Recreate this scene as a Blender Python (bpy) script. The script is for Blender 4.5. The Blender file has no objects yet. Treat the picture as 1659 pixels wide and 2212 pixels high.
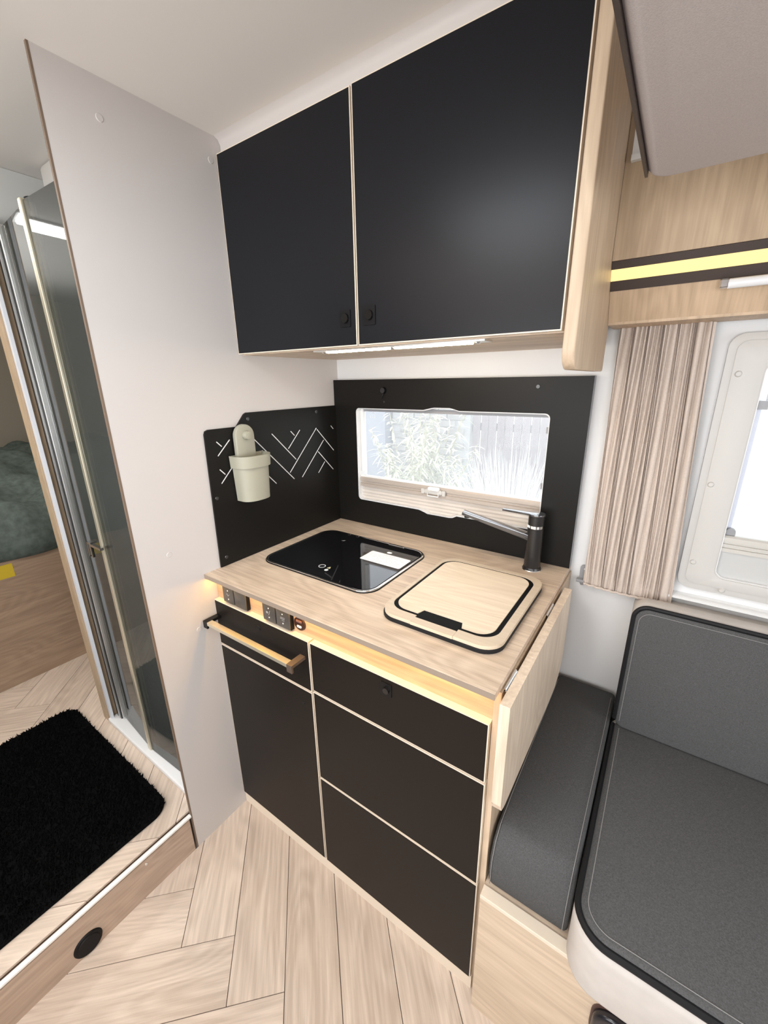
import bpy, bmesh, math, random
from mathutils import Vector, Matrix, Euler
random.seed(7)
C = bpy.context.scene.collection
S = bpy.context.scene
PI = math.pi

# ------------------------------------------------------------------ camera
W0, H0, F0 = 1659, 2212, 889.26
cam_d = bpy.data.cameras.new('camera'); cam = bpy.data.objects.new('camera', cam_d); C.objects.link(cam)
cam.location = (1.04034, -1.21373, 1.42157)
cam.rotation_euler = Euler((math.radians(72.3647), math.radians(0.7823), math.radians(34.4948)), 'XYZ')
cam_d.sensor_fit = 'HORIZONTAL'; cam_d.sensor_width = 36.0; cam_d.lens = F0 / W0 * 36.0
cam_d.clip_start = 0.02; cam_d.clip_end = 200
S.camera = cam
# ------------------------------------------------------------------ view, world, lights
S.view_settings.view_transform = 'Standard'; S.view_settings.look = 'None'
S.view_settings.gamma = 1.0; S.view_settings.use_curve_mapping = False
S.view_settings.exposure = 0.5
wd = bpy.data.worlds.new('overcast_sky'); S.world = wd; wd.use_nodes = True
bg = wd.node_tree.nodes['Background']; bg.inputs[0].default_value = (0.93, 0.97, 1.0, 1); bg.inputs[1].default_value = 2.5

def area(name, loc, rot, sx, sy, power, col):
    d = bpy.data.lights.new(name, 'AREA'); d.shape = 'RECTANGLE'; d.size = sx; d.size_y = sy
    d.energy = power; d.color = col
    o = bpy.data.objects.new(name, d); C.objects.link(o); o.location = loc; o.rotation_euler = rot
    return o
area('assumed_ceiling_fill', (0.45, -1.42, 1.985), (0, 0, 0), 0.42, 0.42, 7.0, (0.86, 0.93, 1.0))  # added fill lamp, no hatch is built; assumed from the door sheen
area('assumed_window_fill', (0.95, -2.05, 1.25), (math.radians(90), 0, 0), 2.0, 0.7, 14.0, (0.97, 0.98, 1.0))  # fill lamp added at an assumed window behind the camera
area('assumed_cab_fill', (2.9, -1.1, 1.3), (math.radians(90), 0, math.radians(90)), 1.4, 0.65, 7, (0.97, 0.99, 1.0))  # unseen lamp added as fill from the right, windscreen only assumed
area('side_fill_uplight', (0.15, -1.95, 1.74), (math.radians(180), 0, 0), 1.2, 0.12, 9.5, (1.0, 0.90, 0.78))  # unseen fill lamp, added to brighten the ceiling
area('rear_fill_uplight', (-1.5, -1.2, 1.66), (math.radians(180), 0, 0), 1.2, 1.3, 12.0, (0.97, 1.0, 1.0))  # added fill lamp out of view, lifts the rear ceiling

# ------------------------------------------------------------------ materials
MAT = {}
def mat(name, col, rough=0.5, metal=0.0, spec=0.5, emis=None, estr=0.0, noise=0.0, nscale=200.0, bump=0.0, coat=0.0):
    if name in MAT: return MAT[name]
    m = bpy.data.materials.new(name); m.use_nodes = True; nt = m.node_tree; b = nt.nodes['Principled BSDF']
    b.inputs['Base Color'].default_value = (*col, 1); b.inputs['Roughness'].default_value = rough
    b.inputs['Metallic'].default_value = metal; b.inputs['Specular IOR Level'].default_value = spec
    b.inputs['Coat Weight'].default_value = coat
    if emis: b.inputs['Emission Color'].default_value = (*emis, 1); b.inputs['Emission Strength'].default_value = estr
    if noise > 0 or bump > 0:
        tc = nt.nodes.new('ShaderNodeTexCoord'); n = nt.nodes.new('ShaderNodeTexNoise')
        n.inputs['Scale'].default_value = nscale; n.inputs['Detail'].default_value = 4
        nt.links.new(tc.outputs['Object'], n.inputs['Vector'])
        if noise > 0:
            r = nt.nodes.new('ShaderNodeValToRGB'); r.color_ramp.elements[0].position = 0.3; r.color_ramp.elements[1].position = 0.7
            r.color_ramp.elements[0].color = (*[c * (1 - noise) for c in col], 1)
            r.color_ramp.elements[1].color = (*[min(1, c * (1 + noise)) for c in col], 1)
            nt.links.new(n.outputs['Fac'], r.inputs['Fac']); nt.links.new(r.outputs['Color'], b.inputs['Base Color'])
        if bump > 0:
            bp = nt.nodes.new('ShaderNodeBump'); bp.inputs['Strength'].default_value = bump; bp.inputs['Distance'].default_value = 0.002
            nt.links.new(n.outputs['Fac'], bp.inputs['Height']); nt.links.new(bp.outputs['Normal'], b.inputs['Normal'])
    MAT[name] = m
    return m

def wood(name, light, dark, grain='x', rough=0.45, scale=1.0, contrast=1.0, rnd=0.0):
    if name in MAT: return MAT[name]
    m = bpy.data.materials.new(name); m.use_nodes = True; nt = m.node_tree; L = nt.links; N = nt.nodes
    b = N['Principled BSDF']; b.inputs['Roughness'].default_value = rough; b.inputs['Specular IOR Level'].default_value = 0.4
    tc = N.new('ShaderNodeTexCoord'); oi = N.new('ShaderNodeObjectInfo')
    add = N.new('ShaderNodeVectorMath'); add.operation = 'ADD'
    mul = N.new('ShaderNodeVectorMath'); mul.operation = 'SCALE'
    comb = N.new('ShaderNodeCombineXYZ')
    for i in range(3): L.new(oi.outputs['Random'], comb.inputs[i])
    L.new(comb.outputs[0], mul.inputs[0]); mul.inputs['Scale'].default_value = 13.0
    L.new(tc.outputs['Object'], add.inputs[0]); L.new(mul.outputs[0], add.inputs[1])
    def mapped(along, across):
        mp = N.new('ShaderNodeMapping'); s = [along if c in grain else across for c in 'xyz']
        mp.inputs['Scale'].default_value = [v * scale for v in s]; L.new(add.outputs[0], mp.inputs['Vector']); return mp
    m1 = mapped(1.3, 14.0); n1 = N.new('ShaderNodeTexNoise'); n1.inputs['Scale'].default_value = 1.0; n1.inputs['Detail'].default_value = 6
    n1.inputs['Distortion'].default_value = 1.2; L.new(m1.outputs[0], n1.inputs['Vector'])
    m2 = mapped(5.0, 130.0); n2 = N.new('ShaderNodeTexNoise'); n2.inputs['Scale'].default_value = 1.0; n2.inputs['Detail'].default_value = 5
    n2.inputs['Roughness'].default_value = 0.65; L.new(m2.outputs[0], n2.inputs['Vector'])
    m3 = mapped(2.2, 9.0); w = N.new('ShaderNodeTexNoise'); w.inputs['Scale'].default_value = 0.8; w.inputs['Detail'].default_value = 1.5
    L.new(m3.outputs[0], w.inputs['Vector'])
    # rings: sine of a stretched smooth field gives cathedral arches
    ms = N.new('ShaderNodeMath'); ms.operation = 'MULTIPLY'; ms.inputs[1].default_value = 95.0; L.new(w.outputs['Fac'], ms.inputs[0])
    sn = N.new('ShaderNodeMath'); sn.operation = 'SINE'; L.new(ms.outputs[0], sn.inputs[0])
    r1 = N.new('ShaderNodeMath'); r1.operation = 'MULTIPLY_ADD'; r1.inputs[1].default_value = 0.05; r1.inputs[2].default_value = 0.0; L.new(sn.outputs[0], r1.inputs[0])
    s1 = N.new('ShaderNodeMath'); s1.operation = 'MULTIPLY_ADD'; s1.inputs[1].default_value = 0.45; L.new(n1.outputs['Fac'], s1.inputs[0]); L.new(r1.outputs[0], s1.inputs[2])
    s2 = N.new('ShaderNodeMath'); s2.operation = 'MULTIPLY_ADD'; s2.inputs[1].default_value = 0.65; L.new(n2.outputs['Fac'], s2.inputs[0]); L.new(s1.outputs[0], s2.inputs[2])
    s3 = N.new('ShaderNodeMath'); s3.operation = 'MULTIPLY_ADD'; s3.inputs[1].default_value = rnd; L.new(oi.outputs['Random'], s3.inputs[0]); L.new(s2.outputs[0], s3.inputs[2])
    cr = N.new('ShaderNodeValToRGB'); h = 0.17 / contrast; mid = 0.55 + rnd / 2
    cr.color_ramp.elements[0].position = mid - h; cr.color_ramp.elements[1].position = mid + h
    cr.color_ramp.elements[0].color = (*dark, 1); cr.color_ramp.elements[1].color = (*light, 1)
    L.new(s3.outputs[0], cr.inputs['Fac']); L.new(cr.outputs['Color'], b.inputs['Base Color'])
    bp = N.new('ShaderNodeBump'); bp.inputs['Strength'].default_value = 0.12; bp.inputs['Distance'].default_value = 0.001
    L.new(n2.outputs['Fac'], bp.inputs['Height']); L.new(bp.outputs['Normal'], b.inputs['Normal'])
    MAT[name] = m
    return m

def glass(name, tint, ior=1.5, rough=0.0, haze=0.0, hcol=(0.8, 0.8, 0.8)):
    m = bpy.data.materials.new(name); m.use_nodes = True; nt = m.node_tree; N = nt.nodes; L = nt.links
    N.remove(N['Principled BSDF']); out = N['Material Output']
    tr = N.new('ShaderNodeBsdfTransparent'); tr.inputs[0].default_value = (*tint, 1)
    gl = N.new('ShaderNodeBsdfGlossy'); gl.inputs['Roughness'].default_value = rough
    fr = N.new('ShaderNodeFresnel'); fr.inputs[0].default_value = ior
    mx = N.new('ShaderNodeMixShader'); L.new(fr.outputs[0], mx.inputs[0]); L.new(tr.outputs[0], mx.inputs[1]); L.new(gl.outputs[0], mx.inputs[2])
    last = mx
    if haze > 0:
        df = N.new('ShaderNodeBsdfTranslucent'); df.inputs[0].default_value = (*hcol, 1)
        m2 = N.new('ShaderNodeMixShader'); m2.inputs[0].default_value = haze
        L.new(mx.outputs[0], m2.inputs[1]); L.new(df.outputs[0], m2.inputs[2]); last = m2
    L.new(last.outputs[0], out.inputs[0]); MAT[name] = m
    return m

OAK_L, OAK_D = (0.74, 0.60, 0.46), (0.44, 0.33, 0.24)
oak_x = wood('oak_grain_x', OAK_L, OAK_D, 'x', contrast=0.85); oak_z = wood('oak_grain_z', (0.62, 0.485, 0.35), (0.46, 0.34, 0.235), 'z'); oak_y = wood('oak_grain_y', OAK_L, OAK_D, 'y')
oak_dk = wood('oak_locker', (0.50, 0.375, 0.25), (0.36, 0.26, 0.17), 'z')
oak_edge = mat('oak_edge', (0.62, 0.50, 0.38), 0.5, noise=0.08, nscale=60)
floor_m = wood('floor_oak', (0.67, 0.555, 0.46), (0.455, 0.362, 0.29), 'x', rough=0.42, rnd=0.16)
black_lam = mat('black_laminate', (0.0085, 0.009, 0.0115), 0.30, spec=0.20)
black_base = mat('black_laminate_base', (0.012, 0.0092, 0.0075), 0.42, spec=0.15)
black_pan = mat('black_panel', (0.009, 0.0080, 0.0070), 0.40, spec=0.17)
black_pl = mat('black_plastic', (0.006, 0.006, 0.007), 0.3, spec=0.22)
black_gl = mat('black_gloss', (0.006, 0.006, 0.007), 0.04, spec=0.5, coat=0.2)
black_rub = mat('black_rubber', (0.009, 0.009, 0.010), 0.55, spec=0.25)
rim_m = mat('pale_edge_band', (0.74, 0.64, 0.52), 0.5)
wallm = mat('wall_laminate', (0.56, 0.525, 0.505), 0.55, bump=0.05, nscale=400)
ceilm = mat('ceiling_lining', (0.73, 0.69, 0.645), 0.7)
wallb = mat('wall_lining_back', (0.695, 0.69, 0.685), 0.6)
greige = mat('rear_lining_dimmed', (0.27, 0.235, 0.185), 0.7)  # dark beige: the rear room's low light is put into the colour
chrome = mat('chrome', (0.8, 0.8, 0.8), 0.12, 1.0)
alu = mat('aluminium', (0.82, 0.82, 0.80), 0.3, 0.9)
brass = mat('satin_gold_profile', (0.70, 0.64, 0.50), 0.3, 0.7)
whitep = mat('white_plastic', (0.74, 0.74, 0.74), 0.4)
creamp = mat('cream_plastic', (0.53, 0.515, 0.49), 0.45)
greyp = mat('grey_plastic', (0.28, 0.28, 0.29), 0.4)
bin_m = mat('sage_plastic', (0.345, 0.335, 0.265), 0.5)
fab = mat('charcoal_fabric', (0.082, 0.082, 0.082), 0.95, spec=0.15, noise=0.22, nscale=500, bump=0.35)
fab2 = mat('charcoal_fabric_side', (0.082, 0.082, 0.082), 0.95, spec=0.15, noise=0.22, nscale=500, bump=0.35)
suede = mat('beige_suede', (0.53, 0.49, 0.455), 0.9, spec=0.2, noise=0.05, nscale=30)
thread = mat('pale_thread', (0.24, 0.235, 0.23), 0.9)
curt = mat('curtain_cloth', (0.57, 0.49, 0.43), 0.9, spec=0.1, noise=0.05, nscale=300)
bedfab = mat('grey_felt', (0.52, 0.47, 0.46), 0.95, spec=0.1, noise=0.10, nscale=900, bump=0.1)
brown = mat('dark_brown_profile', (0.045, 0.030, 0.024), 0.45)
blind = mat('pleated_blind', (0.58, 0.53, 0.48), 0.8, noise=0.04, nscale=15)
led_warm = mat('led_warm', (1, 0.8, 0.4), 0.5, emis=(1.0, 0.56, 0.08), estr=22)
led_val = mat('led_valance', (0.1, 0.08, 0.04), 0.5, emis=(1.0, 0.70, 0.24), estr=1.15)
led_white = mat('led_white', (1, 1, 1), 0.5, emis=(1.0, 0.84, 0.64), estr=80)
led_ceil = mat('led_ceiling', (1, 1, 1), 0.5, emis=(1.0, 0.98, 0.93), estr=14)
win_gl = glass('acrylic_pane', (0.97, 0.98, 1.0), ior=1.18, haze=0.17, hcol=(0.95, 0.96, 1.0))  # haze whitens the view: overexposed daylight put into the pane
shw_gl = glass('smoked_shower_glass', (0.76, 0.785, 0.775), haze=0.10, hcol=(0.5, 0.52, 0.5))  # grey haze lightens the panes in place of room reflections
shw_in = mat('shower_lining', (0.55, 0.56, 0.54), 0.4)

# ------------------------------------------------------------------ mesh helpers
def link(o, parent=None, kind=None):
    C.objects.link(o)
    if parent: o.parent = parent
    if kind: o['kind'] = kind
    return o
def obj(name, bm, m, parent=None, smooth=False, kind=None, bevel=0.0, seg=2, ang=35):
    bmesh.ops.remove_doubles(bm, verts=bm.verts, dist=1e-6)
    bmesh.ops.recalc_face_normals(bm, faces=bm.faces)
    if bevel > 0:
        es = [e for e in bm.edges if len(e.link_faces) == 2 and e.calc_face_angle(0) > math.radians(30)]
        bmesh.ops.bevel(bm, geom=es, offset=bevel, segments=seg, profile=0.5, affect='EDGES', clamp_overlap=True)
    me = bpy.data.meshes.new(name); bm.to_mesh(me); bm.free()
    if smooth:
        for p in me.polygons: p.use_smooth = True
        try: me.set_sharp_from_angle(angle=math.radians(ang))
        except Exception: pass
    for mm in (m if isinstance(m, (list, tuple)) else [m]): me.materials.append(mm)
    o = bpy.data.objects.new(name, me); return link(o, parent, kind)
def empty(name, loc=(0, 0, 0), kind=None):
    o = bpy.data.objects.new(name, None); o.location = loc; o.empty_display_size = 0.05; C.objects.link(o)
    if kind: o['kind'] = kind
    return o
def thing(name, label, cat, group=None):
    o = empty(name); o['label'] = label; o['category'] = cat
    if group: o['group'] = group
    return o
def tag(o, label, cat, group=None):
    o['label'] = label; o['category'] = cat
    if group: o['group'] = group
    return o
def box(bm, x0, x1, y0, y1, z0, z1, mi=0):
    v = [bm.verts.new(p) for p in ((x0,y0,z0),(x1,y0,z0),(x1,y1,z0),(x0,y1,z0),(x0,y0,z1),(x1,y0,z1),(x1,y1,z1),(x0,y1,z1))]
    for f in ((0,3,2,1),(4,5,6,7),(0,1,5,4),(1,2,6,5),(2,3,7,6),(3,0,4,7)):
        fc = bm.faces.new([v[i] for i in f]); fc.material_index = mi
    return bm
def B(*a): return box(bmesh.new(), *a)
def to3(axis, a, u, v):
    return (a, u, v) if axis == 'x' else (u, a, v) if axis == 'y' else (u, v, a)
def plate(outer, holes, axis, a0, a1, bm=None):
    """flat plate with holes, extruded from a0 to a1 along axis"""
    bm = bm or bmesh.new(); loops = [outer] + list(holes)
    if not holes:
        A = [bm.verts.new(to3(axis, a0, *p)) for p in outer]; Bv = [bm.verts.new(to3(axis, a1, *p)) for p in outer]
        bm.faces.new(A); bm.faces.new(Bv[::-1]); n = len(A)
        for i in range(n): bm.faces.new((A[i], A[(i+1) % n], Bv[(i+1) % n], Bv[i]))
        return bm
    t = bmesh.new(); es = []
    for lp in loops:
        vs = [t.verts.new((p[0], p[1], 0)) for p in lp]
        es += [t.edges.new((vs[i], vs[(i+1) % len(vs)])) for i in range(len(vs))]
    bmesh.ops.triangle_fill(t, edges=es, use_beauty=True, use_dissolve=False)
    t.verts.ensure_lookup_table(); t.verts.index_update()
    co = [v.co.copy() for v in t.verts]; fs = [[v.index for v in f.verts] for f in t.faces]; t.free()
    A = [bm.verts.new(to3(axis, a0, c.x, c.y)) for c in co]; Bv = [bm.verts.new(to3(axis, a1, c.x, c.y)) for c in co]
    for f in fs: bm.faces.new([A[i] for i in f]); bm.faces.new([Bv[i] for i in f][::-1])
    k = 0
    for lp in loops:
        n = len(lp)
        for i in range(n): bm.faces.new((A[k+i], A[k+(i+1) % n], Bv[k+(i+1) % n], Bv[k+i]))
        k += n
    return bm
def rr(u0, u1, v0, v1, r, n=6):
    rs = r if isinstance(r, (list, tuple)) else [r]*4   # corners: (u0,v0) (u1,v0) (u1,v1) (u0,v1)
    pts = []
    for (cu, cv, a0, rad) in ((u0+rs[0], v0+rs[0], PI, rs[0]), (u1-rs[1], v0+rs[1], 1.5*PI, rs[1]), (u1-rs[2], v1-rs[2], 0, rs[2]), (u0+rs[3], v1-rs[3], .5*PI, rs[3])):
        if rad <= 1e-6: pts.append((cu, cv)); continue
        for i in range(n+1):
            a = a0 + .5*PI*i/n; pts.append((cu+rad*math.cos(a), cv+rad*math.sin(a)))
    return pts
def rect(u0, u1, v0, v1): return [(u0, v0), (u1, v0), (u1, v1), (u0, v1)]
def cyl(bm, c, axis, r0, r1, h, n=24):
    """frustum from c along axis for h"""
    A = [];Bv = []
    for i in range(n):
        a = 2*PI*i/n; A.append(bm.verts.new(Vector(c)+Vector(to3(axis, 0, r0*math.cos(a), r0*math.sin(a)))))
        Bv.append(bm.verts.new(Vector(c)+Vector(to3(axis, h, r1*math.cos(a), r1*math.sin(a)))))
    bm.faces.new(A); bm.faces.new(Bv[::-1])
    for i in range(n): bm.faces.new((A[i], A[(i+1) % n], Bv[(i+1) % n], Bv[i]))
    return bm
def CY(*a, **k): return cyl(bmesh.new(), *a, **k)
def tube(pts, r, n=8, closed=False, bm=None):
    bm = bm or bmesh.new(); P = [Vector(p) for p in pts]; m = len(P); rings = []
    up0 = None
    for i in range(m):
        a = P[(i-1) % m] if (closed or i > 0) else P[i]; b = P[(i+1) % m] if (closed or i < m-1) else P[i]
        t = (b-a).normalized()
        if up0 is None: up0 = Vector((0, 0, 1)) if abs(t.z) < 0.9 else Vector((1, 0, 0))
        s = t.cross(up0); s.normalize(); u = s.cross(t); up0 = u
        rings.append([bm.verts.new(P[i]+r*(math.cos(2*PI*k/n)*s+math.sin(2*PI*k/n)*u)) for k in range(n)])
    for i in range(m if closed else m-1):
        R1, R2 = rings[i], rings[(i+1) % m]
        for k in range(n): bm.faces.new((R1[k], R1[(k+1) % n], R2[(k+1) % n], R2[k]))
    if not closed: bm.faces.new(rings[0][::-1]); bm.faces.new(rings[-1])
    return bm

# ================================================================== SETTING
def poly_clip(poly, x0, x1, y0, y1):
    def cl(P, f, inter):
        out = []
        for i in range(len(P)):
            a, b = P[i], P[(i+1) % len(P)]
            if f(a): out.append(a)
            if f(a) != f(b): out.append(inter(a, b))
        return out
    def ix(X): return lambda a, b: (X, a[1]+(b[1]-a[1])*(X-a[0])/(b[0]-a[0]))
    def iy(Y): return lambda a, b: (a[0]+(b[0]-a[0])*(Y-a[1])/(b[1]-a[1]), Y)
    for f, it in ((lambda p: p[0] >= x0, ix(x0)), (lambda p: p[0] <= x1, ix(x1)), (lambda p: p[1] >= y0, iy(y0)), (lambda p: p[1] <= y1, iy(y1))):
        if not poly: return []
        poly = cl(poly, f, it)
    return poly
def herring(parent, x0, x1, y0, y1, z, p0, q0, w, L, far=None):
    s = math.sqrt(.5); g = 0.0009; n = round(L/w); cnt = 0
    done = []
    for a in range(-40, 40):
        for b in range(-6, 7):
            P = p0+a*w+b*n*w; Q = q0-a*w+b*n*w
            for (pa, pb, qa, qb, ang) in ((P, P+w, Q, Q+L, -45), (P+w-L, P+w, Q-w, Q, 45)):
                pts = [((p-q)*s, (p+q)*s) for p, q in ((pa+g, qa+g), (pb-g, qa+g), (pb-g, qb-g), (pa+g, qb-g))]
                c = poly_clip(pts, x0, x1, y0, y1)
                if len(c) < 3: continue
                A = abs(sum(c[i][0]*c[(i+1) % len(c)][1]-c[(i+1) % len(c)][0]*c[i][1] for i in range(len(c))))/2
                if A < 2e-4: continue
                done.append((c, ang, ((pa+pb)/2, (qa+qb)/2)))
    for c, ang, (pm, qm) in done:
        ox, oy = (pm-qm)*s, (pm+qm)*s; R = Matrix.Rotation(math.radians(-ang), 2)
        loc = [R @ Vector((px-ox, py-oy)) for px, py in c]
        bm = bmesh.new(); plate([(v.x, v.y) for v in loc], [], 'z', -0.006, 0.0, bm)
        o = obj('plank', bm, floor_m, parent, bevel=0)
        o.location = (ox, oy, z); o.rotation_euler = (0, 0, math.radians(ang)); cnt += 1
    return cnt
fl = obj('floor', B(0.0, 3.0, -2.1, -0.0, -0.05, -0.0075), mat('joint_brown', (0.10, 0.06, 0.04), 0.8), kind='structure')
herring(fl, 0.0, 1.6, -1.7, -0.585, 0.0, -0.544, -0.815, 0.1365, 0.6825)
fl2 = obj('floor', B(-2.7, -0.02, -2.1, 0.0, -0.05, 0.1325), MAT['joint_brown'], kind='structure')
herring(fl2, -1.22, -0.02, -1.75, -0.45, 0.14, -0.735, -0.611, 0.1335, 0.6675)
# step between the two floors
st = obj('trim_1', B(-0.02, 0.0, -2.1, -0.80, 0.0, 0.128), wood('riser_oak', (0.50, 0.375, 0.29), (0.36, 0.26, 0.19), 'y'), kind='structure')
bm = bmesh.new(); plate([(-0.009, 0.134), (-0.009, 0.1412), (-0.006, 0.1425), (0.000, 0.1425), (0.0025, 0.1412), (0.0035, 0.138), (0.0025, 0.134), (0.0005, 0.132)], [], 'y', -2.1, -0.794, bm)
obj('trim_2', bm, mat('matt_alu', (0.88, 0.88, 0.86), 0.5, 0.3), kind='structure', smooth=True, ang=40)
cap = thing('floor_outlet', 'black oval-looking round cap set in the wooden step riser', 'air outlet')
obj('flange', CY((0.0, -1.098, 0.033), 'x', 0.033, 0.031, 0.004, n=32), mat('outlet_black', (0.008, 0.007, 0.007), 0.6, spec=0.2), cap, smooth=True)
obj('plug', CY((0.0035, -1.098, 0.033), 'x', 0.026, 0.024, 0.003, n=32), MAT['outlet_black'], cap, smooth=True)
bm = bmesh.new(); cyl(bm, (0.0005, -0.935, 0.112), 'x', 0.004, 0.0035, 0.0015, 16); obj('screw', bm, alu, st, smooth=True)

# partition wall
wl = obj('wall_left', B(-0.006, 0.0, -0.79, 0.0, 0.0, 2.0), wallm, kind='structure')
obj('edge_strip', B(-0.0063, 0.0003, -0.7935, -0.7895, 0.0, 2.0), mat('partition_edge', (0.17, 0.12, 0.085), 0.5), wl)
for (y, z) in ((-0.712, 0.992), (-0.667, 0.74), (-0.69, 1.93), (-0.44, 1.945)):
    obj('screw_cap', CY((0.0, y, z), 'x', 0.0075, 0.0065, 0.0012, n=20), wallm, wl, smooth=True)
# back wall with two window holes
def wall_with_holes(x0, x1, z0, z1, holes, y0, y1):
    return plate(rect(x0, x1, z0, z1), holes, 'y', y0, y1)
K = (0.088, 0.778, 0.984, 1.347)      # kitchen window opening x0 x1 z0 z1
wb = obj('wall_back', wall_with_holes(-0.016, 3.0, 0, 2.0, [rect(*K)[::-1], rr(1.18, 1.95, 0.953, 1.452, 0.02)[::-1]], 0.0, 0.03), wallb, kind='structure')
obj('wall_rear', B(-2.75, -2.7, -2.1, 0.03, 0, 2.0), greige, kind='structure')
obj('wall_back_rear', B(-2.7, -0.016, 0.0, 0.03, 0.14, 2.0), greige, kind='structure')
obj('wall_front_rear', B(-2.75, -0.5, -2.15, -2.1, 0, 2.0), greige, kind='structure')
# opposite side wall with assumed window opening, cab end wall with assumed windscreen opening
obj('wall_front', wall_with_holes(-0.5, 3.0, 0, 2.0, [rr(-0.05, 1.95, 0.9, 1.6, 0.05)[::-1]], -2.15, -2.1), wallm, kind='structure')
obj('wall_right', plate(rect(-2.15, 0.03, 0, 2.0), [rr(-1.8, -0.4, 0.95, 1.6, 0.05)[::-1]], 'x', 3.0, 3.04), wallm, kind='structure')
obj('ceiling', plate(rect(-2.75, 3.0, -2.15, 0.03), [], 'z', 2.0, 2.03), ceilm, kind='structure')

# ================================================================== WALL CABINET
wc = thing('wall_cabinet', 'two-door black wall cabinet with oak side above the sink window', 'cabinet')
bm = bmesh.new()
box(bm, 0.0, 0.866, -0.405, -0.0, 1.497, 1.512)
obj('bottom_panel', bm, oak_x, wc)
bm = bmesh.new(); box(bm, 0.0, 0.866, -0.403, -0.0, 1.512, 1.998)
obj('carcass', bm, oak_x, wc)
bm = bmesh.new(); plate([(-0.408, 1.966), (-0.408, 1.985), (-0.414, 1.995), (-0.425, 2.0), (-0.395, 2.0), (-0.395, 1.966)], [], 'x', 0.001, 0.865, bm)
obj('filler_panel', bm, wallm, wc, smooth=True)  # shade above the doors put in as the darker wall colour
def door(name, x0, x1, z0, z1, yb, yf, parent, face, rim=0.0022, edge_m=rim_m):
    d = obj(name, B(x0, x1, yf+0.0006, yb, z0, z1), edge_m, parent)
    obj('black_face', B(x0+rim, x1-rim, yf, yf+0.0008, z0+rim, z1-rim), face, d)
    return d
def push_knob(d, x, z, yf, s=0.017, r=0.0105):
    bm = bmesh.new(); plate(rr(x-s, x+s, z-s*1.15, z+s*1.15, 0.002), [], 'y', yf-0.002, yf, bm)
    obj('lock_plate', bm, black_pl, d)
    bm = bmesh.new(); cyl(bm, (x+0.002, yf-0.002, z), 'y', r, r*0.9, -0.005, 24)
    obj('push_knob', bm, black_gl, d, smooth=True)
d1 = door('door', 0.002, 0.4255, 1.499, 1.963, -0.406, -0.424, wc, black_lam)
push_knob(d1, 0.394, 1.557, -0.424, 0.0155)
d2 = door('door', 0.4295, 0.861, 1.499, 1.965, -0.406, -0.424, wc, black_lam)
push_knob(d2, 0.461, 1.558, -0.424)
bm = plate(rr(-0.428, -0.10, 1.436, 1.999, [0.034, 0.006, 0, 0], 8), [], 'x', 0.866, 0.887)
obj('side_panel', bm, oak_z, wc, smooth=True, bevel=0.0025, ang=50)
lamp = thing('cabinet_lamp', 'slim clear light bar under the black wall cabinet', 'lamp')
bm = bmesh.new(); box(bm, 0.262, 0.715, -0.445+0.05, -0.353, 1.4935, 1.4968)
obj('backing', bm, alu, lamp)
for a, b in ((0.292, 0.480), (0.496, 0.682)):
    obj('light_strip', B(a, b, -0.380, -0.369, 1.4905, 1.4935), led_white, lamp, bevel=0.001)
for x in (0.28, 0.488, 0.694): obj('screw', CY((x, -0.3745, 1.4935), 'z', 0.005, 0.004, -0.003, n=12), chrome, lamp, smooth=True)

# ================================================================== BASE CABINET
bc = thing('base_cabinet', 'black-fronted kitchen base cabinet with drawers below the oak worktop', 'cabinet')
obj('carcass', B(0.002, 0.8525, -0.590, -0.002, 0.0, 0.8845), oak_edge, bc)
obj('side_panel', B(0.8525, 0.8655, -0.598, -0.002, 0.0, 0.8845), oak_z, bc)
obj('control_board', B(0.0015, 0.8525, -0.592, -0.590, 0.80, 0.8845), wood('oak_board_glow', (0.58, 0.38, 0.23), (0.42, 0.26, 0.15), 'x'), bc)  # orange tint: the light strip's warm glow put into the board colour
obj('plinth', B(0.001, 0.8545, -0.6035, -0.590, 0.0, 0.046), rim_m, bc)
YF = -0.609
dl = door('drawer', 0.003, 0.387, 0.662, 0.812, -0.592, YF, bc, black_base)
obj('lock_button', CY((0.199, YF, 0.784), 'y', 0.008, 0.007, -0.002, n=16), black_pl, dl, smooth=True)
dd = door('door', 0.003, 0.387, 0.049, 0.657, -0.592, YF, bc, black_base)
obj('lock_button', CY((0.352, YF, 0.610), 'y', 0.005, 0.004, -0.002, n=16), black_pl, dd, smooth=True)
dr = door('drawer', 0.392, 0.8505, 0.670, 0.812, -0.592, YF, bc, black_base)
push_knob(dr, 0.620, 0.783, YF, 0.0145, 0.008)
door('drawer', 0.392, 0.8515, 0.3795, 0.665, -0.592, YF, bc, black_base)
door('drawer', 0.392, 0.852, 0.049, 0.3745, -0.592, YF, bc, black_base)
# towel-rail handle on the left drawer
hd = obj('handle', B(0.026, 0.356, -0.656, -0.6385, 0.7545, 0.765), brass, dl, bevel=0.0008)
bk = mat('bronze_bracket', (0.20, 0.15, 0.12), 0.35, 0.6)
for x0, x1, m_ in ((0.008, 0.026, black_pl), (0.356, 0.374, bk)):
    bm = B(x0, x1, -0.6565, -0.609, 0.757, 0.7655); box(bm, x0, x1, -0.6565, -0.651, 0.7435, 0.757)
    obj('bracket', bm, m_, dl)
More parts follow.
